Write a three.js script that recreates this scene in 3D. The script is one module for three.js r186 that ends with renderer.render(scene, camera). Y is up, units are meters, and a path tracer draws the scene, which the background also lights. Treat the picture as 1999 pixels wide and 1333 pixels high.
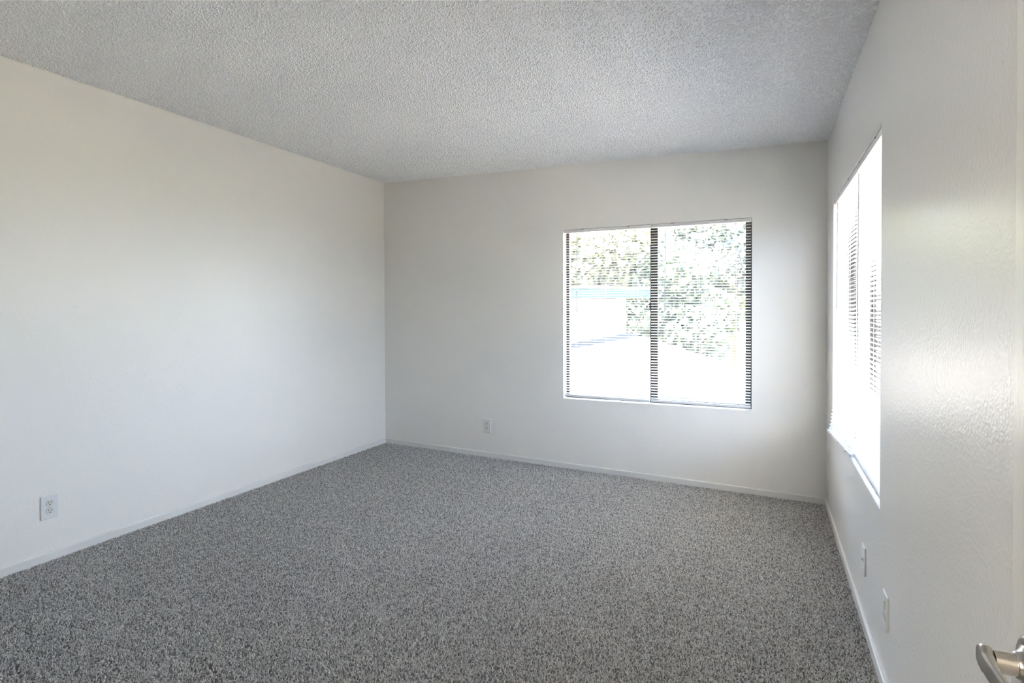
import * as THREE from 'three';
import { RoundedBoxGeometry } from 'three/addons/geometries/RoundedBoxGeometry.js';
import { mergeGeometries } from 'three/addons/utils/BufferGeometryUtils.js';

// ---------------------------------------------------------------- camera, sky, sun, exposure
const scene = new THREE.Scene();
const renderer = new THREE.WebGLRenderer({ antialias: true });
renderer.toneMapping = THREE.LinearToneMapping;
renderer.toneMappingExposure = 2.28;
renderer.shadowMap.enabled = true;
renderer.shadowMap.type = THREE.PCFSoftShadowMap;

const FOCAL = 1082.91;                                  // in pixels of the 1999 x 1333 frame
const camera = new THREE.PerspectiveCamera(2 * Math.atan(666.5 / FOCAL) * 180 / Math.PI, 1999 / 1333, 0.02, 400);
camera.position.set(3.25531, 1.23935, 4.25708);
camera.rotation.set(-0.01336, 0.42728, -0.0032, 'YXZ');
camera.setViewOffset(1999, 1333, 0, 46, 1999, 1333);    // a rising lens: the verticals stay upright
camera.updateProjectionMatrix();

const HALL = 2.2;                                         // candela of the hallway lamp
const SKY = { zenith: [2.1, 3.1, 5.2], horizon: [5.7, 6.75, 8.3], strength: 1.0 };
{
  const W = 256, H = 128, d = new Float32Array(W * H * 4);
  for (let j = 0; j < H; j++) {
    const e = Math.max(0, Math.sin(((j + 0.5) / H - 0.5) * Math.PI)), k = Math.pow(e, 0.9);
    for (let i = 0; i < W; i++) {
      const o = (j * W + i) * 4;
      for (let c = 0; c < 3; c++) d[o + c] = SKY.horizon[c] * (1 - k) + SKY.zenith[c] * k;
      d[o + 3] = 1;
    }
  }
  const t = new THREE.DataTexture(d, W, H, THREE.RGBAFormat, THREE.FloatType);
  t.mapping = THREE.EquirectangularReflectionMapping; t.magFilter = THREE.LinearFilter; t.needsUpdate = true;
  scene.background = t; scene.backgroundIntensity = SKY.strength;
}
const sun = new THREE.DirectionalLight(new THREE.Color().setRGB(1.0, 0.92, 0.8), 100);
sun.name = 'sun';
sun.position.set(-13, 46, 12); sun.target.position.set(0, 0, -6);
sun.castShadow = true; sun.shadow.mapSize.set(4096, 4096);
Object.assign(sun.shadow.camera, { left: -60, right: 60, top: 60, bottom: -60, near: 1, far: 160 });
scene.add(sun, sun.target);

// ---------------------------------------------------------------- helpers
function rng(seed) { let s = seed | 0; return () => { s = (s + 0x6d2b79f5) | 0; let t = Math.imul(s ^ (s >>> 15), 1 | s); t = (t + Math.imul(t ^ (t >>> 7), 61 | t)) ^ t; return ((t ^ (t >>> 14)) >>> 0) / 4294967296; }; }
const taken = new Map();
function numbered(name) { const n = taken.get(name) ?? 0; taken.set(name, n + 1); return n ? name + '_' + String(n).padStart(3, '0') : name; }
function tag(o, label, category, group, kind) {
  o.userData.label = label;
  if (category) o.userData.category = category;
  if (group) o.userData.group = group;
  if (kind) o.userData.kind = kind;
  return o;
}
function thing(name, label, category, pos = [0, 0, 0], turn = 0, group) {
  const o = new THREE.Group(); o.name = numbered(name); o.position.set(...pos); o.rotation.y = turn; scene.add(o);
  return tag(o, label, category, group);
}
function part(name, geometry, material, parent) { const m = new THREE.Mesh(geometry, material); m.name = parent === scene ? numbered(name) : name; parent.add(m); return m; }
function struct(name, geometry, material, label, category) {
  const m = part(name, geometry, material, scene);
  return tag(m, label, category, null, 'structure');
}
function box(x0, x1, y0, y1, z0, z1) { const g = new THREE.BoxGeometry(x1 - x0, y1 - y0, z1 - z0); g.translate((x0 + x1) / 2, (y0 + y1) / 2, (z0 + z1) / 2); return g; }
function rbox(x0, x1, y0, y1, z0, z1, r = 0.002, seg = 2) { const g = new RoundedBoxGeometry(x1 - x0, y1 - y0, z1 - z0, seg, r); g.translate((x0 + x1) / 2, (y0 + y1) / 2, (z0 + z1) / 2); return g; }
function cylBetween(a, b, r, n = 8) {
  const A = new THREE.Vector3(...a), B = new THREE.Vector3(...b), d = B.clone().sub(A), g = new THREE.CylinderGeometry(r, r, d.length(), n);
  g.applyQuaternion(new THREE.Quaternion().setFromUnitVectors(new THREE.Vector3(0, 1, 0), d.clone().normalize()));
  const c = A.add(B).multiplyScalar(0.5); g.translate(c.x, c.y, c.z); return g;
}
function hull(points, faces) {                            // flat-shaded solid from corner points and polygon faces
  const v = [];
  for (const f of faces) for (let k = 1; k + 1 < f.length; k++) for (const i of [f[0], f[k], f[k + 1]]) v.push(...points[i]);
  const g = new THREE.BufferGeometry(); g.setAttribute('position', new THREE.Float32BufferAttribute(v, 3)); g.computeVertexNormals(); return g;
}
const lin = (r, g, b) => new THREE.Color().setRGB(r, g, b);
function mat(color, roughness = 0.6, extra = {}) { return new THREE.MeshPhysicalMaterial({ color, roughness, ...extra }); }

// periodic smooth noise, N pixels a side, cells cells a side
function lattice(N, cells, seed) {
  const r = rng(seed), L = new Float32Array(cells * cells); for (let i = 0; i < L.length; i++) L[i] = r();
  const out = new Float32Array(N * N), sm = (t) => t * t * (3 - 2 * t);
  for (let y = 0; y < N; y++) {
    const fy = y / N * cells, iy = Math.floor(fy), ty = sm(fy - iy), a = (iy % cells) * cells, b = ((iy + 1) % cells) * cells;
    for (let x = 0; x < N; x++) {
      const fx = x / N * cells, ix = Math.floor(fx), tx = sm(fx - ix), i0 = ix % cells, i1 = (ix + 1) % cells;
      out[y * N + x] = (L[a + i0] * (1 - tx) + L[a + i1] * tx) * (1 - ty) + (L[b + i0] * (1 - tx) + L[b + i1] * tx) * ty;
    }
  }
  return out;
}
function greyTexture(N, layers, repeat) {
  const sum = new Float32Array(N * N);
  for (const [cells, weight, seed] of layers) { const l = lattice(N, cells, seed); for (let i = 0; i < sum.length; i++) sum[i] += weight * l[i]; }
  const d = new Float32Array(N * N * 4);
  for (let i = 0; i < sum.length; i++) { d[4 * i] = d[4 * i + 1] = d[4 * i + 2] = sum[i]; d[4 * i + 3] = 1; }
  const t = new THREE.DataTexture(d, N, N, THREE.RGBAFormat, THREE.FloatType);
  t.wrapS = t.wrapT = THREE.RepeatWrapping; t.magFilter = THREE.LinearFilter; t.minFilter = THREE.LinearFilter; t.repeat.set(repeat, repeat); t.needsUpdate = true;
  return t;
}

// ---------------------------------------------------------------- sizes of the room
const W = 3.63666, H = 2.44, ZR = 4.14, SLOPE = -0.07072 / W;       // the old building has settled: floor and ceiling drop 7 cm towards the right wall
const floorY = (x) => SLOPE * x, ceilY = (x) => H + SLOPE * x;
const T = 0.13;                                                      // wall thickness
const WIN1 = { x0: 1.77226, x1: 3.17281, y0: 0.52564, y1: 1.88817 };
const WIN2 = { z0: 0.352, z1: 1.8855, y0: 0.5146, y1: 1.9079 };
const DOOR = { face: 3.5353, z0: 3.379, w: 0.76, h: 2.03 };          // the open leaf, along the right wall
const DW = { x0: 2.765, x1: 3.535, top: 1.985 };                     // the doorway behind the camera

// ---------------------------------------------------------------- materials
const peel = greyTexture(1024, [[90, 0.5, 11], [150, 0.35, 12], [40, 0.15, 13]], 1 / 0.62);
const M = {
  wall: mat(lin(0.887, 0.858, 0.808), 0.4, { bumpMap: peel, bumpScale: 0.0006 }),
  glossWall: mat(lin(0.887, 0.858, 0.808), 0.27, { bumpMap: peel, bumpScale: 0.0007, ior: 1.46 }),
  ceiling: mat(lin(0.92, 0.915, 0.905), 0.95),
  trim: mat(lin(0.8, 0.785, 0.75), 0.35),
  door: mat(lin(0.8, 0.785, 0.75), 0.28, { bumpMap: peel, bumpScale: 0.0002 }),
  slat: mat(lin(0.84, 0.84, 0.84), 1, { transmission: 0.25, thickness: 0 }),
  rail: mat(lin(0.78, 0.77, 0.76), 0.45),
  cord: mat(lin(0.8, 0.8, 0.78), 0.9),
  wand: mat(lin(0.35, 0.35, 0.35), 0.25),
  clip: mat(lin(0.12, 0.11, 0.1), 0.5),
  bronze: mat(lin(0.025, 0.021, 0.018), 0.45, { metalness: 0.3 }),
  glass: mat(lin(1, 1, 1), 0.0, { transmission: 1, thickness: 0, ior: 1.5 }),
  plate: mat(lin(0.8, 0.79, 0.77), 0.3),
  socket: mat(lin(0.72, 0.7, 0.64), 0.35),
  slot: mat(lin(0.03, 0.03, 0.03), 0.7),
  screw: mat(lin(0.6, 0.58, 0.54), 0.35, { metalness: 0.8 }),
  nickel: mat(lin(0.56, 0.52, 0.47), 0.24, { metalness: 1 }),
  backing: mat(lin(0.3, 0.295, 0.285), 1),
  tuft: mat(lin(1, 1, 1), 0.95, { vertexColors: true }),
  popcorn: mat(lin(0.92, 0.915, 0.905), 0.95, { vertexColors: true }),
  stucco: mat(lin(0.27, 0.262, 0.25), 0.9),
  teal: mat(lin(0.03, 0.058, 0.06), 0.7),
  roof: mat(lin(0.075, 0.073, 0.071), 0.9),
  asphalt: mat(lin(0.045, 0.045, 0.052), 0.9),
  concrete: mat(lin(0.62, 0.59, 0.54), 0.9),
  soil: mat(lin(0.24, 0.22, 0.17), 1),
  lawn: mat(lin(0.2, 0.24, 0.11), 1),
  bark: mat(lin(0.13, 0.1, 0.075), 0.95),
  hall: mat(lin(0.7, 0.66, 0.6), 0.6),
  darkGlass: mat(lin(0.06, 0.08, 0.08), 0.08),
  redPaint: mat(lin(0.3, 0.02, 0.02), 0.3, { clearcoat: 1 }),
  whitePaint: mat(lin(0.75, 0.75, 0.75), 0.3, { clearcoat: 1 }),
  rubber: mat(lin(0.03, 0.03, 0.03), 0.8),
};

// ---------------------------------------------------------------- room shell
function wallShape(a0, a1, yAt, hole) {
  const s = new THREE.Shape();
  s.moveTo(a0, yAt(a0)[0]); s.lineTo(a1, yAt(a1)[0]); s.lineTo(a1, yAt(a1)[1]); s.lineTo(a0, yAt(a0)[1]); s.closePath();
  if (hole) { const h = new THREE.Path(); h.moveTo(hole[0], hole[2]); h.lineTo(hole[0], hole[3]); h.lineTo(hole[1], hole[3]); h.lineTo(hole[1], hole[2]); h.closePath(); s.holes.push(h); }
  return s;
}
const full = (x) => [floorY(x) - 0.12, ceilY(x) + 0.12];
{
  // back wall, z from -T to 0
  let g = new THREE.ExtrudeGeometry(wallShape(-T, W + T, full, [WIN1.x0, WIN1.x1, WIN1.y0, WIN1.y1]), { depth: T, bevelEnabled: false });
  g.translate(0, 0, -T);
  struct('wall_back', g, M.wall, 'cream painted wall with the two-blind window and a low outlet', 'wall');
  // left wall, x from -T to 0 (shape drawn along z, turned)
  g = new THREE.ExtrudeGeometry(wallShape(0, ZR + T, () => [floorY(0) - 0.12, ceilY(0) + 0.12]), { depth: T, bevelEnabled: false });
  g.rotateY(-Math.PI / 2);                                            // shape x becomes world z, depth runs to -x
  struct('wall_left', g, M.wall, 'long blank off-white wall with one low outlet', 'wall');
  // right wall, x from W to W + T
  g = new THREE.ExtrudeGeometry(wallShape(0, ZR + T, () => [floorY(W) - 0.12, ceilY(W) + 0.12], [WIN2.z0, WIN2.z1, WIN2.y0, WIN2.y1]), { depth: T, bevelEnabled: false });
  g.rotateY(-Math.PI / 2); g.translate(W + T, 0, 0);
  struct('wall_right', g, M.glossWall, 'glossy off-white wall with a window beside the open door', 'wall');
  // rear wall with the doorway, z from ZR to ZR + T
  const left = new THREE.ExtrudeGeometry(wallShape(0, DW.x0, full), { depth: T, bevelEnabled: false });
  const right = new THREE.ExtrudeGeometry(wallShape(DW.x1, W, full), { depth: T, bevelEnabled: false });
  const head = new THREE.ExtrudeGeometry(wallShape(DW.x0, DW.x1, (x) => [DW.top, ceilY(x) + 0.12]), { depth: T, bevelEnabled: false });
  g = mergeGeometries([left, right, head]); g.translate(0, 0, ZR);
  struct('wall_rear', g, M.wall, 'off-white wall around the doorway at the camera', 'wall');
}
function slab(x0, x1, z0, z1, top, bottom) {                          // sloping with the floor
  const p = [[x0, top(x0), z0], [x1, top(x1), z0], [x1, top(x1), z1], [x0, top(x0), z1], [x0, bottom(x0), z0], [x1, bottom(x1), z0], [x1, bottom(x1), z1], [x0, bottom(x0), z1]];
  return hull(p, [[0, 3, 2, 1], [4, 5, 6, 7], [0, 1, 5, 4], [2, 3, 7, 6], [1, 2, 6, 5], [3, 0, 4, 7]]);
}
const PILE = 0.009;
const floor = struct('floor', slab(-T, W + T, -T, ZR + 1.7, (x) => floorY(x) - PILE, (x) => floorY(x) - 0.12), M.backing, 'grey speckled carpet floor of the empty room', 'floor');
const ceiling = struct('ceiling', slab(-T, W + T, -T, ZR + 1.7, (x) => ceilY(x) + 0.12, (x) => ceilY(x)), M.ceiling, 'off-white popcorn textured ceiling', 'ceiling');

// carpet pile: short leaning yarn tufts, too many to count; three patches of tufts, laid over the whole floor
function layTiles(name, label, geometries, material, parent, nx, nz, yAt, seed) {
  const r = rng(seed), sx = W / nx, sz = ZR / nz, lists = geometries.map(() => []);
  for (let j = 0; j < nz; j++) for (let i = 0; i < nx; i++) {
    const m = new THREE.Matrix4(), x = (i + 0.5) * sx, fx = r() < 0.5 ? -1 : 1, fz = r() < 0.5 ? -1 : 1;
    const flip = fx * fz < 0 ? fx : 1;                                // turned by half a turn or as it is, never mirrored
    m.set(flip, 0, 0, x, SLOPE * flip, 1, 0, yAt(x), 0, 0, flip, (j + 0.5) * sz, 0, 0, 0, 1);
    lists[Math.floor(r() * lists.length)].push(m);
  }
  lists.forEach((l, k) => {
    const m = new THREE.InstancedMesh(geometries[k], material, l.length); l.forEach((x, i) => m.setMatrixAt(i, x));
    m.name = name; m.userData.kind = 'stuff'; m.userData.label = label; parent.add(m);
  });
}
function scatter(count, proto, place) {                               // many small copies of proto joined into one geometry, with a colour each
  const P = proto.attributes.position.array, N = proto.attributes.normal.array, nv = P.length / 3, I = proto.index.array;
  const pos = new Float32Array(count * P.length), nor = new Float32Array(count * P.length), col = new Float32Array(count * P.length), idx = new Uint32Array(count * I.length);
  const o = new THREE.Object3D(), v = new THREE.Vector3(), nm = new THREE.Matrix3();
  for (let k = 0; k < count; k++) {
    const c = place(o, k); o.updateMatrix(); nm.getNormalMatrix(o.matrix);
    for (let i = 0; i < nv; i++) {
      v.fromArray(P, 3 * i).applyMatrix4(o.matrix).toArray(pos, (k * nv + i) * 3);
      v.fromArray(N, 3 * i).applyMatrix3(nm).normalize().toArray(nor, (k * nv + i) * 3);
      col.set(c, (k * nv + i) * 3);
    }
    for (let i = 0; i < I.length; i++) idx[k * I.length + i] = I[i] + k * nv;
  }
  const g = new THREE.BufferGeometry();
  g.setAttribute('position', new THREE.BufferAttribute(pos, 3)); g.setAttribute('normal', new THREE.BufferAttribute(nor, 3)); g.setAttribute('color', new THREE.BufferAttribute(col, 3)); g.setIndex(new THREE.BufferAttribute(idx, 1));
  return g;
}
{
  const nx = 12, nz = 14, sx = W / nx, sz = ZR / nz, pitch = 0.0053, cx = Math.round(sx / pitch), cz = Math.round(sz / pitch);
  const proto = new THREE.CylinderGeometry(0.0017, 0.0029, 0.010, 5, 1, false); proto.translate(0, 0.005, 0);
  const tiles = [41, 42, 43].map((seed) => {
    const r = rng(seed);
    return scatter(cx * cz, proto, (o, k) => {
      const i = k % cx, j = Math.floor(k / cx), lim = (q, h) => Math.min(Math.max(q, -h + 0.002), h - 0.002);
      o.position.set(lim(((i + 0.5 + (r() - 0.5) * 1.1) / cx - 0.5) * sx, sx / 2), -0.001, lim(((j + 0.5 + (r() - 0.5) * 1.1) / cz - 0.5) * sz, sz / 2));
      o.rotation.set((r() - 0.5) * 1.1, r() * 6.28, (r() - 0.5) * 1.1);
      const s = 0.8 + r() * 0.5; o.scale.set(s, 0.72 + r() * 0.5, s);
      const u = r(), v = u < 0.27 ? 0.18 + 0.15 * r() : u < 0.75 ? 0.46 + 0.22 * r() : 0.72 + 0.2 * r();
      return [v * 0.93, v * 0.905, v * 0.86];
    });
  });
  layTiles('carpet_pile', 'grey speckled carpet pile', tiles, M.tuft, floor, nx, nz, (x) => floorY(x) - PILE, 51);
}
// popcorn texture: sprayed lumps on the ceiling, too many to count
{
  const nx = 12, nz = 14, sx = W / nx, sz = ZR / nz;
  const proto = (() => {
    const g0 = new THREE.IcosahedronGeometry(1, 1), p = g0.attributes.position, q = rng(3), at = new Map(), v = [], idx = [];
    for (let i = 0; i < p.count; i++) {
      const key = [p.getX(i), p.getY(i), p.getZ(i)].map((t) => (t + 0).toFixed(2)).join();
      if (!at.has(key)) { const s = 0.75 + q() * 0.5; at.set(key, v.length / 3); v.push(p.getX(i) * s, p.getY(i) * s, p.getZ(i) * s); }
      idx.push(at.get(key));
    }
    const g = new THREE.BufferGeometry(); g.setAttribute('position', new THREE.Float32BufferAttribute(v, 3)); g.setIndex(idx); g.computeVertexNormals(); return g;
  })();
  const tiles = [61, 62, 63].map((seed) => {
    const r = rng(seed);
    return scatter(1350, proto, (o) => {
      const s = 0.0022 + 0.0038 * r() * r();
      o.position.set((r() - 0.5) * (sx - 0.006), -0.0004, (r() - 0.5) * (sz - 0.006)); o.rotation.set((r() - 0.5) * 0.8, r() * 6.28, (r() - 0.5) * 0.8); o.scale.set(s * (0.8 + 0.6 * r()), s * (0.65 + 0.35 * r()), s);
      const v = 0.96 + 0.08 * r(); return [v, v, v];
    });
  });
  layTiles('popcorn_texture', 'sprayed popcorn lumps', tiles, M.popcorn, ceiling, nx, nz, ceilY, 52);
}
// baseboards: thin flat board with an eased top
function boardProfile(h, t) { const s = new THREE.Shape(); s.moveTo(0, -0.012); s.lineTo(t, -0.012); s.lineTo(t, h - 0.007); s.quadraticCurveTo(t, h, t - 0.006, h); s.lineTo(0, h); s.closePath(); return s; }
{
  const h = 0.041, t = 0.011;
  let g = new THREE.ExtrudeGeometry(boardProfile(h, t), { depth: W, bevelEnabled: false, curveSegments: 5 });
  g.rotateY(Math.PI / 2);                                            // profile x to -z, depth to +x
  g.applyMatrix4(new THREE.Matrix4().makeScale(1, 1, -1));
  { const ix = g.attributes.position; for (let i = 0; i < ix.count; i += 3) for (let c = 0; c < 3; c++) { const a = ix.array[3 * i + c]; ix.array[3 * i + c] = ix.array[3 * i + 6 + c]; ix.array[3 * i + 6 + c] = a; } g.computeVertexNormals(); }
  { const p = g.attributes.position; for (let i = 0; i < p.count; i++) p.setY(i, p.getY(i) + floorY(p.getX(i))); g.computeVertexNormals(); }
  struct('baseboard_back', g, M.trim, 'low white baseboard under the two-blind window wall', 'baseboard');
  g = new THREE.ExtrudeGeometry(boardProfile(h, t), { depth: ZR, bevelEnabled: false, curveSegments: 5 });
  struct('baseboard_left', g, M.trim, 'low white baseboard along the blank wall with one outlet', 'baseboard');
  g = new THREE.ExtrudeGeometry(boardProfile(h, t), { depth: ZR, bevelEnabled: false, curveSegments: 5 });
  g.rotateY(Math.PI); g.translate(W, floorY(W), ZR);
  struct('baseboard_right', g, M.trim, 'low white baseboard below the glossy wall with two cover plates', 'baseboard');
}
// hallway behind the doorway, closed
struct('wall_hall_left', box(1.45, 1.58, -0.2, 2.5, ZR + T, ZR + 1.6), M.hall, 'plain wall of the hallway behind the doorway', 'wall');
struct('wall_hall_right', box(W, W + T, -0.2, 2.5, ZR + T, ZR + 1.6), M.hall, 'plain wall of the hallway on the hinge side', 'wall');
struct('wall_hall_end', box(1.45, W + T, -0.2, 2.5, ZR + 1.47, ZR + 1.6), M.hall, 'end wall of the hallway behind the doorway', 'wall');

{ // frosted wall lamp in the hallway: its light comes in through the doorway
  const x = 2.35, z = ZR + 1.47, y = 1.78, o = thing('hall_wall_lamp', 'frosted globe wall lamp in the hallway behind the doorway', 'lamp', [x, y, z]);
  part('lamp_base', new THREE.CylinderGeometry(0.06, 0.065, 0.02, 28).rotateX(Math.PI / 2).translate(0, 0, -0.01), M.nickel, o);
  part('lamp_arm', cylBetween([0, 0, -0.018], [0, 0, -0.075], 0.012, 12), M.nickel, o);
  part('lamp_shade', new THREE.SphereGeometry(0.085, 28, 18).translate(0, 0, -0.155), new THREE.MeshStandardMaterial({ color: lin(0.9, 0.88, 0.84), roughness: 0.6, emissive: lin(1.0, 0.93, 0.82), emissiveIntensity: 3 }), o);
  const bulb = new THREE.PointLight(lin(1.0, 0.95, 0.87), HALL, 0, 2); bulb.name = 'hall_bulb'; bulb.position.set(x, y, z - 0.155); bulb.castShadow = true; bulb.shadow.radius = 3; scene.add(bulb);
}

// ---------------------------------------------------------------- windows: dark bronze aluminium sliders
function makeWindow(name, label, w, h, pos, turn, latchAt) {                   // local: x across, y up from the sill, z towards the room, origin at the opening's lower corner on the room face
  const o = thing(name, label, 'window', pos, turn); o.userData.kind = 'structure';
  const zo = -0.128, zi = -0.078, L = 0.026, R = 0.031, S = 0.017, SH = 0.012;
  part('frame_jamb', rbox(0, L, 0, h, zo, zi), M.bronze, o);
  part('frame_jamb', rbox(w - R, w, 0, h, zo, zi), M.bronze, o);
  part('frame_head', rbox(L, w - R, h - SH, h, zo, zi), M.bronze, o);
  part('frame_sill', rbox(L, w - R, 0, S, zo, zi), M.bronze, o);
  const c = w * 0.505;
  const fixed = new THREE.Group(); fixed.name = 'fixed_sash'; o.add(fixed);
  part('meeting_stile', rbox(c - 0.026, c + 0.004, S, h - SH, -0.122, -0.102), M.bronze, fixed);
  part('pane', box(L - 0.004, c - 0.02, S - 0.004, h - SH + 0.004, -0.1135, -0.1105), M.glass, fixed);
  const slide = new THREE.Group(); slide.name = 'sliding_sash'; o.add(slide);
  part('meeting_stile', rbox(c - 0.026, c + 0.03, S, h - SH, -0.101, -0.081), M.bronze, slide);
  part('side_stile', rbox(w - R - 0.012, w - R + 0.002, S, h - SH, -0.101, -0.081), M.bronze, slide);
  part('sash_rail', rbox(c, w - R, S, S + 0.01, -0.1, -0.082), M.bronze, slide);
  part('sash_rail', rbox(c, w - R, h - SH - 0.006, h - SH, -0.1, -0.082), M.bronze, slide);
  part('pane', box(c + 0.02, w - R - 0.006, S + 0.006, h - SH - 0.003, -0.0925, -0.0895), M.glass, slide);
  part('latch', rbox(c - 0.034, c - 0.006, h * latchAt, h * latchAt + 0.05, -0.082, -0.062, 0.003), M.bronze, slide);
  return o;
}
makeWindow('window_1', 'wide dark bronze sliding window in the wall facing the doorway', WIN1.x1 - WIN1.x0, WIN1.y1 - WIN1.y0, [WIN1.x0, WIN1.y0, 0], 0, 0.53);
makeWindow('window_2', 'dark bronze sliding window in the glossy wall beside the door', WIN2.z1 - WIN2.z0, WIN2.y1 - WIN2.y0, [W, WIN2.y0, WIN2.z0], -Math.PI / 2, 0.16);

// ---------------------------------------------------------------- mini blinds
function slatGeometry(w) {
  const s = new THREE.Shape(), n = 4, hw = 0.0125, crown = 0.0022, t = 0.0006, at = (u) => crown * (1 - u * u);
  for (let i = 0; i <= n; i++) { const u = -1 + 2 * i / n; i ? s.lineTo(u * hw, at(u)) : s.moveTo(u * hw, at(u)); }
  for (let i = n; i >= 0; i--) { const u = -1 + 2 * i / n; s.lineTo(u * hw, at(u) - t); }
  const g = new THREE.ExtrudeGeometry(s, { depth: w, bevelEnabled: false });
  g.rotateY(Math.PI / 2); g.translate(-w / 2, -crown / 2, 0);        // length along x, width along z
  return g;
}
// local: x across (centred), y up from the underside of the bottom rail, z towards the room
function makeBlind(label, w, h, tilt, wandX, wandLen, pos, turn, skew = 0, sway = null) {
  const k = (y) => (sway ? Math.pow(Math.max(0, 1 - y / sway.from), 1.5) : 0), swing = (y) => (sway ? sway.out * k(y) : 0);
  const o = thing('mini_blind', label, 'window blind', pos, turn, 'white mini blinds in the two windows');
  const PITCH = 0.0202, railH = 0.017, headH = 0.025;
  part('headrail', rbox(-w / 2, w / 2, h - headH, h - 0.001, -0.014, 0.014, 0.0015), M.rail, o);
  for (const s of [-0.27, 0.26]) part('bracket', rbox(s * w - 0.012, s * w + 0.012, h - 0.004, h - 0.0002, -0.012, 0.0165, 0.001, 1), M.clip, o);
  const g = slatGeometry(w - 0.006), r = rng(Math.round(pos[0] * 1000 + pos[2] * 77));
  const y0 = railH + 0.012, n = Math.floor((h - headH - 0.006 - y0) / PITCH) + 1;
  for (let i = 0; i < n; i++) {
    const y = y0 + i * PITCH, m = part('slat', g, M.slat, o);
    m.position.set((r() - 0.5) * 0.0016, y, swing(y)); m.rotation.set((tilt + (r() - 0.5) * 2.2) * Math.PI / 180, sway ? sway.twist * k(y) : 0, sway ? sway.tip * k(y) : skew * (1 - y / h) + (r() - 0.5) * 0.0008, 'YZX');
  }
  const rail = part('bottom_rail', rbox(-w / 2 + 0.002, w / 2 - 0.002, 0, railH, -0.0125, 0.0125, 0.004, 3), M.rail, o);
  rail.position.z = swing(0); rail.rotation.set(0, sway ? sway.twist : 0, sway ? sway.tip : skew, 'YZX');
  for (const s of [-0.3, 0.03, 0.33]) { part('cord_plug', new THREE.CylinderGeometry(0.006, 0.006, 0.003, 14).rotateX(Math.PI / 2).translate(s * w, railH * 0.55, 0.0135), M.plate, rail); }
  for (const s of [-0.36, 0, 0.36]) for (const zz of [-0.0133, 0.0133]) {
    const pts = []; for (let k = 0; k <= 16; k++) { const y = railH * 0.6 + (h - headH - railH * 0.6) * k / 16; pts.push(new THREE.Vector3(s * w, y, zz + swing(y))); }
    part('ladder_cord', new THREE.TubeGeometry(new THREE.CatmullRomCurve3(pts), 16, 0.0006, 5), M.cord, o);
  }
  const wand = part('tilt_wand', cylBetween([wandX, h - headH - 0.03 - wandLen, 0.02], [wandX, h - headH - 0.03, 0.018], 0.0032, 6), M.wand, o);
  part('wand_hook', new THREE.TorusGeometry(0.006, 0.0011, 6, 14).translate(wandX, h - headH - 0.026, 0.018), M.screw, wand);
  part('wand_tip', new THREE.CylinderGeometry(0.0042, 0.0034, 0.02, 8).translate(wandX, h - headH - 0.03 - wandLen, 0.02), M.wand, wand);
  return o;
}
{
  const mid = 2.4655, h = WIN1.y1 - WIN1.y0 - 0.016, y = WIN1.y0 + 0.015, a = WIN1.x0 + 0.004, b = WIN1.x1 - 0.003;
  const w1 = mid - 0.002 - a, w2 = b - mid - 0.002;
  makeBlind('white mini blind on the wall facing the doorway, in front of the white neighbouring house', w1, h, 13, 1.888 - (a + w1 / 2), 0.6, [a + w1 / 2, y, -0.022], 0, -0.006);
  makeBlind('white mini blind on the wall facing the doorway, in front of the street and trees', w2, h, 13, 2.576 - (mid + 0.002 + w2 / 2), 0.6, [mid + 0.002 + w2 / 2, y, -0.022], 0, -0.002);
}
{
  const mid = 1.14, h = WIN2.y1 - WIN2.y0 - 0.016, y = WIN2.y0 + 0.015, a = WIN2.z0 + 0.004, b = WIN2.z1 - 0.003;
  const w1 = mid - 0.002 - a, w2 = b - mid - 0.002;
  makeBlind('white mini blind on the glossy wall, its lower end swung into the room', w1, h + 0.025, 22, 0.534 - (a + w1 / 2), 0.6, [W + 0.022, y - 0.025, a + w1 / 2], -Math.PI / 2, 0, { from: 0.3, out: 0.027, twist: 0.037, tip: 0.038 });
  makeBlind('white mini blind on the glossy wall near the open door, hanging straight', w2, h, -10, 1.33 - (mid + 0.002 + w2 / 2), 0.6, [W + 0.022, y, mid + 0.002 + w2 / 2], -Math.PI / 2);
}

// ---------------------------------------------------------------- wall plates
function plateGeometry() { const g = new RoundedBoxGeometry(0.074, 0.117, 0.007, 3, 0.003); g.translate(0, 0, 0.003); return g; }
function makeOutlet(label, pos, turn) {                               // local: z out of the wall
  const o = thing('wall_outlet', label, 'outlet', pos, turn, 'wall outlets');
  part('cover_plate', plateGeometry(), M.plate, o);
  for (const s of [1, -1]) {
    const sh = new THREE.Shape(); const rr = 0.0172, flat = 0.0143, an = Math.asin(flat / rr);
    sh.absarc(0, 0, rr, -an, an, false); sh.absarc(0, 0, rr, Math.PI - an, Math.PI + an, false); sh.closePath();
    const g = new THREE.ExtrudeGeometry(sh, { depth: 0.0022, bevelEnabled: true, bevelThickness: 0.0006, bevelSize: 0.0005, bevelSegments: 2, curveSegments: 14 });
    g.translate(0, s * 0.0195, 0.0055);
    const f = part('receptacle', g, M.socket, o);
    part('slot', rbox(-0.0074, -0.0052, s * 0.0195 + 0.0005, s * 0.0195 + 0.0095, 0.007, 0.0086, 0.0003, 1), M.slot, f);
    part('slot', rbox(0.0052, 0.0074, s * 0.0195 + 0.001, s * 0.0195 + 0.009, 0.007, 0.0086, 0.0003, 1), M.slot, f);
    part('ground_hole', new THREE.CylinderGeometry(0.0026, 0.0026, 0.0016, 12).rotateX(Math.PI / 2).translate(0, s * 0.0195 - 0.0072, 0.0078), M.slot, f);
  }
  part('screw', new THREE.CylinderGeometry(0.0032, 0.0036, 0.0016, 14).rotateX(Math.PI / 2).translate(0, 0, 0.0068), M.screw, o);
  return o;
}
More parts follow.
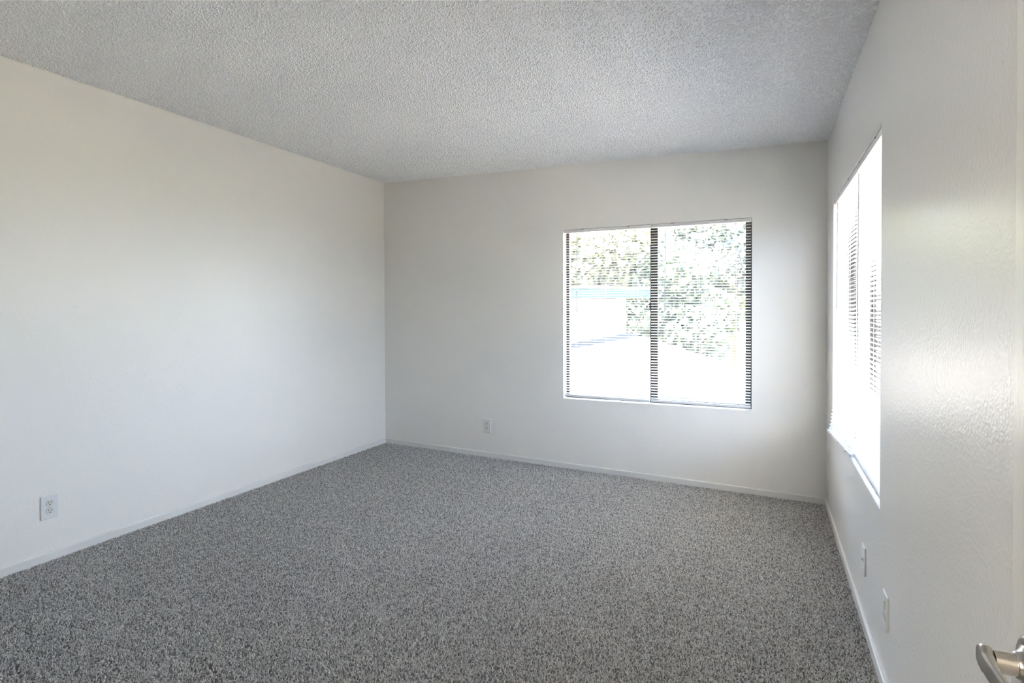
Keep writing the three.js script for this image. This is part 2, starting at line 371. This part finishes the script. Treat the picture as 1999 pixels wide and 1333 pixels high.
makeOutlet('white duplex outlet low on the long blank wall', [0, 0.266, 2.704], Math.PI / 2);
makeOutlet('white duplex outlet low on the wall beside the two-blind window', [1.077, 0.246, 0], 0);
makeOutlet('white duplex outlet low on the glossy wall, the plate farther from the window', [W, 0.214, 2.022], -Math.PI / 2);
{
  const o = thing('jack_plate', 'white cover plate with a single jack, low on the glossy wall under the window', 'cover plate', [W, 0.201, 1.566], -Math.PI / 2);
  part('cover_plate', plateGeometry(), M.plate, o);
  const j = part('jack', rbox(-0.009, 0.009, -0.008, 0.009, 0.005, 0.0095, 0.001), M.socket, o);
  part('jack_opening', rbox(-0.0055, 0.0055, -0.005, 0.004, 0.009, 0.0101, 0.0004, 1), M.slot, j);
  for (const s of [-0.042, 0.042]) part('screw', new THREE.CylinderGeometry(0.0032, 0.0036, 0.0016, 14).rotateX(Math.PI / 2).translate(0, s, 0.0068), M.screw, o);
}

// ---------------------------------------------------------------- small paint lumps and nail holes on the walls
{
  const wr = scene.getObjectByName('wall_right'), wl = scene.getObjectByName('wall_left'), wb = scene.getObjectByName('wall_back');
  const lump = (parent, name, at, size, m) => { const g = new THREE.SphereGeometry(1, 10, 6); g.scale(...size); g.translate(...at); part(name, g, m, parent); };
  lump(wr, 'paint_lump', [W, 1.6434, 2.6087], [0.0012, 0.0035, 0.0022], M.trim); lump(wr, 'paint_lump', [W, 1.640, 2.614], [0.001, 0.0022, 0.0035], M.trim);
  lump(wr, 'paint_lump', [W, 1.5864, 2.747], [0.001, 0.0018, 0.0018], M.trim); lump(wr, 'paint_lump', [W, 1.4884, 3.0247], [0.0014, 0.0022, 0.004], M.trim);
  lump(wr, 'nail_hole', [W, 1.9417, 2.4326], [0.0003, 0.0012, 0.0012], M.clip); lump(wr, 'nail_hole', [W, 1.6754, 3.0025], [0.0003, 0.0012, 0.0012], M.clip);
  lump(wl, 'scratch', [0, 1.2653, 2.5804], [0.0003, 0.0012, 0.016], M.socket);
  lump(wb, 'paint_lump', [2.91, 0.4837, 0], [0.003, 0.002, 0.0008], M.trim); lump(wb, 'paint_lump', [2.133, 0.458, 0], [0.0025, 0.002, 0.0008], M.trim);
}

// ---------------------------------------------------------------- the open door with its lever handle
{
  const th = 0.035, y0 = floorY(W) + 0.012;
  const o = thing('door_1', 'plain white door standing open along the glossy wall, with a nickel lever', 'door', [DOOR.face, y0, DOOR.z0], 0); o.userData.kind = 'structure';
  part('door_leaf', rbox(0, th, 0, DOOR.h, 0, DOOR.w, 0.002), M.door, o);
  part('latch_plate', rbox(th / 2 - 0.0125, th / 2 + 0.0125, 0.87, 0.93, -0.0012, 0.004, 0.0005, 1), M.nickel, o);
  for (const y of [0.18, 1.0, 1.82]) part('hinge', mergeGeometries([new THREE.CylinderGeometry(0.006, 0.006, 0.09, 12).translate(-0.005, y, DOOR.w + 0.004).toNonIndexed(), box(-0.0015, 0.03, y - 0.044, y + 0.044, DOOR.w - 0.001, DOOR.w + 0.0015).toNonIndexed()]), M.nickel, o);
  const hy = 0.8346 - y0, hz = 3.4505 - DOOR.z0;
  for (const side of [-1, 1]) {
    const hnd = new THREE.Group(); hnd.name = 'lever_handle'; hnd.userData.label = 'brushed nickel lever handle'; hnd.position.set(side < 0 ? 0 : th, hy, hz); if (side > 0) hnd.scale.x = -1; o.add(hnd);
    const lathe = (pts, n = 36) => { const g = new THREE.LatheGeometry(pts.map(([r, y]) => new THREE.Vector2(r, y)), n); g.rotateZ(Math.PI / 2); return g; };   // axis y to -x
    part('rose', lathe([[0, 0], [0.033, 0], [0.0332, 0.004], [0.0325, 0.0075], [0.029, 0.0098], [0.022, 0.0108], [0, 0.0108]]), M.nickel, hnd);
    part('neck', lathe([[0.0225, 0.0105], [0.0182, 0.0128], [0.0152, 0.0162], [0.0143, 0.0192], [0.0138, 0.0196], [0.0124, 0.0200], [0.0122, 0.0385], [0.0112, 0.0392], [0, 0.0392]]), M.nickel, hnd);
    // grip: round head on the neck that sweeps into a flattened blade towards the hinges
    const ring = 28, rows = 26, v = [], idx = [];
    for (let i = 0; i <= rows; i++) {
      const s = i / rows, along = -0.0155 + 0.1255 * s;
      const up = s < 0.16 ? 0.0158 * Math.sqrt(Math.max(0, 1 - Math.pow((along) / 0.0158, 2))) : 0;
      const blade = 0.0125 - 0.0032 * s, tip = Math.sqrt(Math.max(0, 1 - Math.pow(Math.max(0, s - 0.93) / 0.07, 2)));
      const hh = Math.max(up, along > 0 ? blade * tip : 0, 0.0004);
      const tt = (along < 0.012 ? 0.0066 : 0.0066 - 0.0022 * Math.min(1, (along - 0.012) / 0.03)) * (i === 0 ? 0.5 : i === rows ? 0.3 : 1);
      const xc = -(0.0455 + 0.004 * Math.sin(Math.min(1, Math.max(0, along / 0.11)) * Math.PI) - 0.004 * Math.pow(Math.max(0, s), 2) * 2), yc = -0.002 * s;
      for (let k = 0; k < ring; k++) { const a = k / ring * Math.PI * 2, ca = Math.cos(a), sa = Math.sin(a), pw = (q) => Math.sign(q) * Math.pow(Math.abs(q), 0.55); v.push(xc + pw(ca) * tt, yc + pw(sa) * hh, along); }
    }
    for (let i = 0; i < rows; i++) for (let k = 0; k < ring; k++) { const a = i * ring + k, b = i * ring + (k + 1) % ring, c = a + ring, d = b + ring; idx.push(a, b, c, b, d, c); }
    const c0 = v.length / 3; v.push(v.slice(0, ring * 3).reduce((s, q, i) => (i % 3 === 0 ? s + q : s), 0) / ring, 0, -0.0158); for (let k = 0; k < ring; k++) idx.push(c0, (k + 1) % ring, k);
    const base = rows * ring, c1 = v.length / 3; v.push(v[base * 3] - 0.001, -0.002, 0.1105); for (let k = 0; k < ring; k++) idx.push(c1, base + k, base + (k + 1) % ring);
    const g = new THREE.BufferGeometry(); g.setAttribute('position', new THREE.Float32BufferAttribute(v, 3)); g.setIndex(idx); g.computeVertexNormals();
    part('grip', g, M.nickel, hnd);
  }
}
// door frame in the rear wall: jambs and casing
{
  const y0 = floorY(DW.x0) - 0.01;
  const g = mergeGeometries([box(DW.x0 - 0.002, DW.x0 + 0.016, y0 - 0.02, DW.top, ZR - 0.004, ZR + T + 0.004), box(DW.x1 - 0.001, DW.x1 + 0.012, y0 - 0.03, DW.top, ZR - 0.004, ZR + T + 0.004), box(DW.x0, DW.x1, DW.top - 0.016, DW.top + 0.002, ZR - 0.004, ZR + T + 0.004)]);
  struct('trim_1', g, M.trim, 'white frame lining the doorway behind the camera', 'door frame');
}

// ---------------------------------------------------------------- the building outside the room
struct('building_storey_below', box(-T - 0.02, W + T + 0.02, -3.2, -0.2, -T - 0.02, ZR + 1.62), M.stucco, 'pale stucco ground storey under the room', 'building');
struct('building_roof', box(-0.7, W + 0.75, H + 0.13, H + 0.3, -0.75, ZR + 2.2), M.roof, 'flat roof with short eaves over the room', 'roof');

// ---------------------------------------------------------------- outdoors
const GY = -3.2;
struct('ground', box(-90, 90, GY - 0.3, GY, -110, 40), M.soil, 'dry ground around the buildings', 'ground');
struct('driveway', box(-3, 16, GY, GY + 0.02, -4.9, 16), M.concrete, 'pale concrete driveway beside the building', 'driveway');
struct('road', box(-90, 90, GY, GY + 0.02, -66, -42), M.asphalt, 'grey asphalt street beyond the low roof', 'road');
struct('lawn', box(-60, 60, GY, GY + 0.03, -41, -24), M.lawn, 'green lawn strip before the street', 'lawn');

{ // white two-storey neighbour with a teal fascia
  const end = new THREE.Vector3(0.12, 0, -9.5), len = 9, o = thing('flat_roof_house', 'white two-storey house with a teal roof edge seen through the blind', 'house', [end.x, GY, end.z], 0);
  o.rotation.y = Math.atan2(1.75, 1.72);                              // the face recedes to the right
  part('wall', box(-len, 0, 0, 4.72, -6, 0), M.stucco, o);
  part('fascia', box(-len - 0.3, 0.62, 4.74, 4.95, -6.4, 0.45), M.teal, o);
  part('roof_edge', box(-len - 0.34, 0.66, 4.95, 5.0, -6.44, 0.49), M.stucco, o);
}
{ // low white house with a hip roof
  const P = [[-4.5, -0.15, -5.2], [4.6, -0.30, -6.6], [2.75, -0.22, -10.1], [-4.0, -0.1, -12.6], [-4.6, 0.7, -9.2], [0.11, 0.69, -9.6]].map(([x, y, z]) => [x, y, z]);
  const low = P.slice(0, 4).map(([x, y, z]) => [x, y - 0.1, z]);
  const o = thing('low_house', 'low white house with a hip roof below the window', 'house', [0, 0, 0], 0);
  part('roof', hull([...P, ...low], [[0, 1, 5, 4], [1, 2, 5], [2, 3, 4, 5], [3, 0, 4], [1, 0, 6, 7], [2, 1, 7, 8], [3, 2, 8, 9], [0, 3, 9, 6], [6, 9, 8, 7]]), M.roof, o);
  const in_ = (i, k = 0.95) => { const cx = (P[0][0] + P[1][0] + P[2][0] + P[3][0]) / 4, cz = (P[0][2] + P[1][2] + P[2][2] + P[3][2]) / 4; return [cx + (P[i][0] - cx) * k, cz + (P[i][2] - cz) * k, P[i][1] - 0.1]; };
  const c = [0, 1, 2, 3].map((i) => in_(i)), pts = [...c.map(([x, z]) => [x, GY, z]), ...c.map(([x, z, y]) => [x, y, z])];
  part('wall', hull(pts, [[0, 1, 5, 4], [1, 2, 6, 5], [2, 3, 7, 6], [3, 0, 4, 7]]), M.stucco, o);
  // windows in the wall that faces the room
  const A = new THREE.Vector3(c[0][0], 0, c[0][1]), B = new THREE.Vector3(c[1][0], 0, c[1][1]), u = B.clone().sub(A), L = u.length(); u.normalize();
  const turn = Math.atan2(-u.z, u.x);
  for (const [s, w, top] of [[0.46, 0.75, -0.36], [0.585, 0.8, -0.36], [0.69, 0.95, -0.37], [0.8, 0.55, -0.3], [0.9, 0.7, -0.45]]) {
    const at = A.clone().addScaledVector(u, s * L);
    const f = part('window', box(-w / 2 - 0.05, w / 2 + 0.05, -1.1, 0.05, -0.02, 0.05), M.whitePaint, o); f.position.set(at.x, top, at.z); f.rotation.y = turn;
    part('window_pane', box(-w / 2, w / 2, -1.05, 0, 0.02, 0.06), M.darkGlass, f);
  }
}
// trees: trunk, limbs and leafy crown
const leafGeo = (() => {
  const r = rng(21), list = [];
  for (let k = 0; k < 7; k++) {
    const g = new THREE.BufferGeometry(), l = 0.16 + 0.06 * r(), w = 0.05 + 0.02 * r();
    g.setAttribute('position', new THREE.Float32BufferAttribute([0, 0, 0, w, l * 0.45, 0.02, 0, l, 0, -w, l * 0.45, 0.02], 3)); g.setIndex([0, 1, 2, 0, 2, 3]);
    g.rotateX(r() * 3); g.rotateY(r() * 6.28); g.rotateZ(r() * 3); g.translate((r() - 0.5) * 0.2, (r() - 0.5) * 0.2, (r() - 0.5) * 0.2); list.push(g);
  }
  const g = mergeGeometries(list); g.computeVertexNormals(); return g;
})();
const leafMat = [lin(0.2, 0.215, 0.145), lin(0.11, 0.14, 0.1), lin(0.18, 0.21, 0.18)].map((c) => mat(c, 1, { transmission: 0.35, thickness: 0, side: THREE.DoubleSide }));
let treeSeed = 100;
function makeTree(name, label, [x, z], height, crown, kind, density = 1800, leafScale = 1) {   // crown: [[dx, y, dz, rx, ry, rz], ...]
  const r = rng(treeSeed++), o = thing(name, label, 'tree', [x, GY, z], 0);
  const trunkTop = crown.reduce((s, c) => s + c[1], 0) / crown.length, list = [];
  const g0 = new THREE.CylinderGeometry(0.1 * height / 8, 0.2 * height / 8, trunkTop, 9); g0.translate(0, trunkTop / 2, 0); part('trunk', g0, M.bark, o);
  for (const c of crown) list.push(cylBetween([0, trunkTop * 0.55, 0], [c[0] * 0.8, c[1], c[2] * 0.8], 0.05 * height / 8, 6));
  part('branches', mergeGeometries(list), M.bark, o);
  const total = crown.reduce((s, c) => s + c[3] * c[4] * c[5], 0), n = Math.round(density), m = new THREE.InstancedMesh(leafGeo, leafMat[kind], n), q = new THREE.Object3D(), col = new THREE.Color();
  let k = 0;
  crown.forEach((c, ci) => {
    const cnt = ci === crown.length - 1 ? n - k : Math.round(n * c[3] * c[4] * c[5] / total);
    for (let i = 0; i < cnt && k < n; i++, k++) {
      const a = r() * 6.28, e = Math.acos(2 * r() - 1), d = Math.pow(r(), 0.45);
      q.position.set(c[0] + c[3] * d * Math.sin(e) * Math.cos(a), c[1] + c[4] * d * Math.cos(e), c[2] + c[5] * d * Math.sin(e) * Math.sin(a));
      q.rotation.set(r() * 6.28, r() * 6.28, r() * 6.28); q.scale.setScalar((1.2 + 1.3 * r()) * leafScale); q.updateMatrix(); m.setMatrixAt(k, q.matrix);
      const v = 0.75 + 0.5 * r(); col.setRGB(v, v, v * (0.8 + 0.4 * r())); m.setColorAt(k, col);
    }
  });
  m.name = 'foliage'; m.userData.kind = 'stuff'; o.add(m);
  return o;
}
makeTree('broad_tree', 'yellow-green broad tree rising behind the white two-storey house', [-5.5, -17.5], 9, [[0, 6.4, 0, 2.6, 2.0, 2.2], [2.4, 5.9, -0.6, 2.0, 1.7, 1.8], [-2.2, 6.2, 0, 2.2, 1.8, 1.8], [3.6, 6.8, 0.4, 1.4, 1.3, 1.3]], 0, 5200);
makeTree('dark_tree', 'darker green tree between the white house and the low roof', [-0.6, -17.5], 6, [[0, 4.0, 0, 1.5, 1.5, 1.4], [1.3, 3.3, 0.4, 1.2, 1.3, 1.2], [0.4, 5.4, 0, 1.3, 1.2, 1.2]], 1, 3600);
makeTree('street_tree', 'tall hazy green street tree beyond the low roof', [-0.2, -27], 10, [[0, 6.3, 0, 2.6, 2.5, 2.4], [-2.4, 5.6, 0, 2.2, 2.2, 2], [2.2, 6.6, -0.5, 2.2, 2.2, 2], [0.5, 8.6, 0, 2.0, 1.5, 1.8]], 2, 5200, 1.2);
makeTree('street_tree', 'dense green tree by the low roof, in front of the tall street tree', [-1.2, -23], 7, [[0, 4.4, 0, 1.7, 1.6, 1.6], [1.8, 4.0, 0.3, 1.5, 1.4, 1.4], [0.6, 6.0, 0, 1.6, 1.4, 1.4]], 1, 3600, 1.1);
makeTree('pale_tree', 'pale green loose tree at the street edge under the headrail end', [1.5, -34], 10, [[0, 6.5, 0, 2.4, 2.6, 2.2], [2, 7.4, 0, 2.2, 2.2, 2], [-1.4, 8.4, 0, 2, 1.6, 1.8]], 0, 3600, 1.3);
makeTree('side_tree', 'spreading green tree outside the window of the glossy wall, nearest the street', [18.5, -6], 8, [[0, 3.2, 0, 2.2, 1.6, 2.2], [1.6, 3.7, 1, 1.6, 1.2, 1.6]], 1, 3400, 1.2);
makeTree('side_tree', 'round green tree straight outside the window of the glossy wall', [18, 0.5], 7, [[0, 2.9, 0, 2.3, 1.4, 2.6], [0, 3.2, 2, 1.8, 1.2, 1.8]], 1, 3800, 1.2);
makeTree('side_tree', 'tall green tree outside the glossy wall, towards the doorway end', [17, 7], 8, [[0, 3.5, 0, 2.2, 1.8, 2.4], [-0.6, 3.3, 2.4, 2, 1.6, 2]], 1, 3800, 1.2);
makeTree('side_tree', 'broad green tree beyond the hallway end of the building', [13, 14], 8, [[0, 4.6, 0, 2.4, 2.2, 2.4], [-2, 4.4, 1, 2, 1.8, 2]], 1, 3800, 1.2);
// cars on the street
function makeCar(name, label, [x, z], turn, paint) {
  const o = thing(name, label, 'car', [x, GY + 0.02, z], turn);
  const s = new THREE.Shape(); [[-2.2, 0.3], [-2.2, 0.75], [-1.9, 0.9], [-1.2, 0.95], [-0.7, 1.4], [0.9, 1.42], [1.6, 0.95], [2.15, 0.85], [2.2, 0.3]].forEach(([a, b], i) => (i ? s.lineTo(a, b) : s.moveTo(a, b))); s.closePath();
  const g = new THREE.ExtrudeGeometry(s, { depth: 1.55, bevelEnabled: true, bevelSize: 0.08, bevelThickness: 0.08, bevelSegments: 2 }); g.translate(0, 0, -0.775);
  part('body', g, paint, o);
  part('side_windows', box(-0.75, 1.1, 0.98, 1.34, -0.868, 0.868), M.darkGlass, o);
  for (const wx of [-1.4, 1.4]) for (const wz of [-0.78, 0.78]) part('wheel', new THREE.CylinderGeometry(0.33, 0.33, 0.2, 18).rotateX(Math.PI / 2).translate(wx, 0.33, wz), M.rubber, o);
  return o;
}
makeCar('red_car', 'red car parked on the street beyond the low roof', [-3.86, -60.6], 0.35, M.redPaint);
makeCar('white_car', 'white car parked on the street beside the red car', [0.6, -53], 0.2, M.whitePaint);
{ // pale house across the street and one beyond the side window
  for (const [x, z, w, d, h, turn, label] of [[8, -78, 16, 8, 4.2, 0.1, 'pale house across the street with a low gable roof'], [32, 3, 10, 7, 3.2, 1.45, 'pale house beyond the window of the glossy wall']]) {
    const o = thing('gable_house', label, 'house', [x, GY, z], turn);
    part('wall', box(-w / 2, w / 2, 0, h, -d / 2, d / 2), M.stucco, o);
    const e = 0.4, y = h, t = h + 1.5, X = w / 2 + e, Z = d / 2 + e;
    part('roof', hull([[-X, y, -Z], [X, y, -Z], [X, y, Z], [-X, y, Z], [-X, t, 0], [X, t, 0]], [[3, 2, 5, 4], [1, 0, 4, 5], [0, 3, 4], [2, 1, 5], [0, 1, 2, 3]]), M.roof, o);
    for (const wx of [-0.3, 0, 0.3]) { const f = part('window', box(wx * w - 0.8, wx * w + 0.8, 1.0, 2.3, d / 2 - 0.02, d / 2 + 0.05), M.whitePaint, o); part('window_pane', box(wx * w - 0.7, wx * w + 0.7, 1.1, 2.2, d / 2, d / 2 + 0.06), M.darkGlass, f); }
  }
}

scene.traverse((o) => { if (o.isMesh) { o.castShadow = true; o.receiveShadow = true; } });
renderer.render(scene, camera);
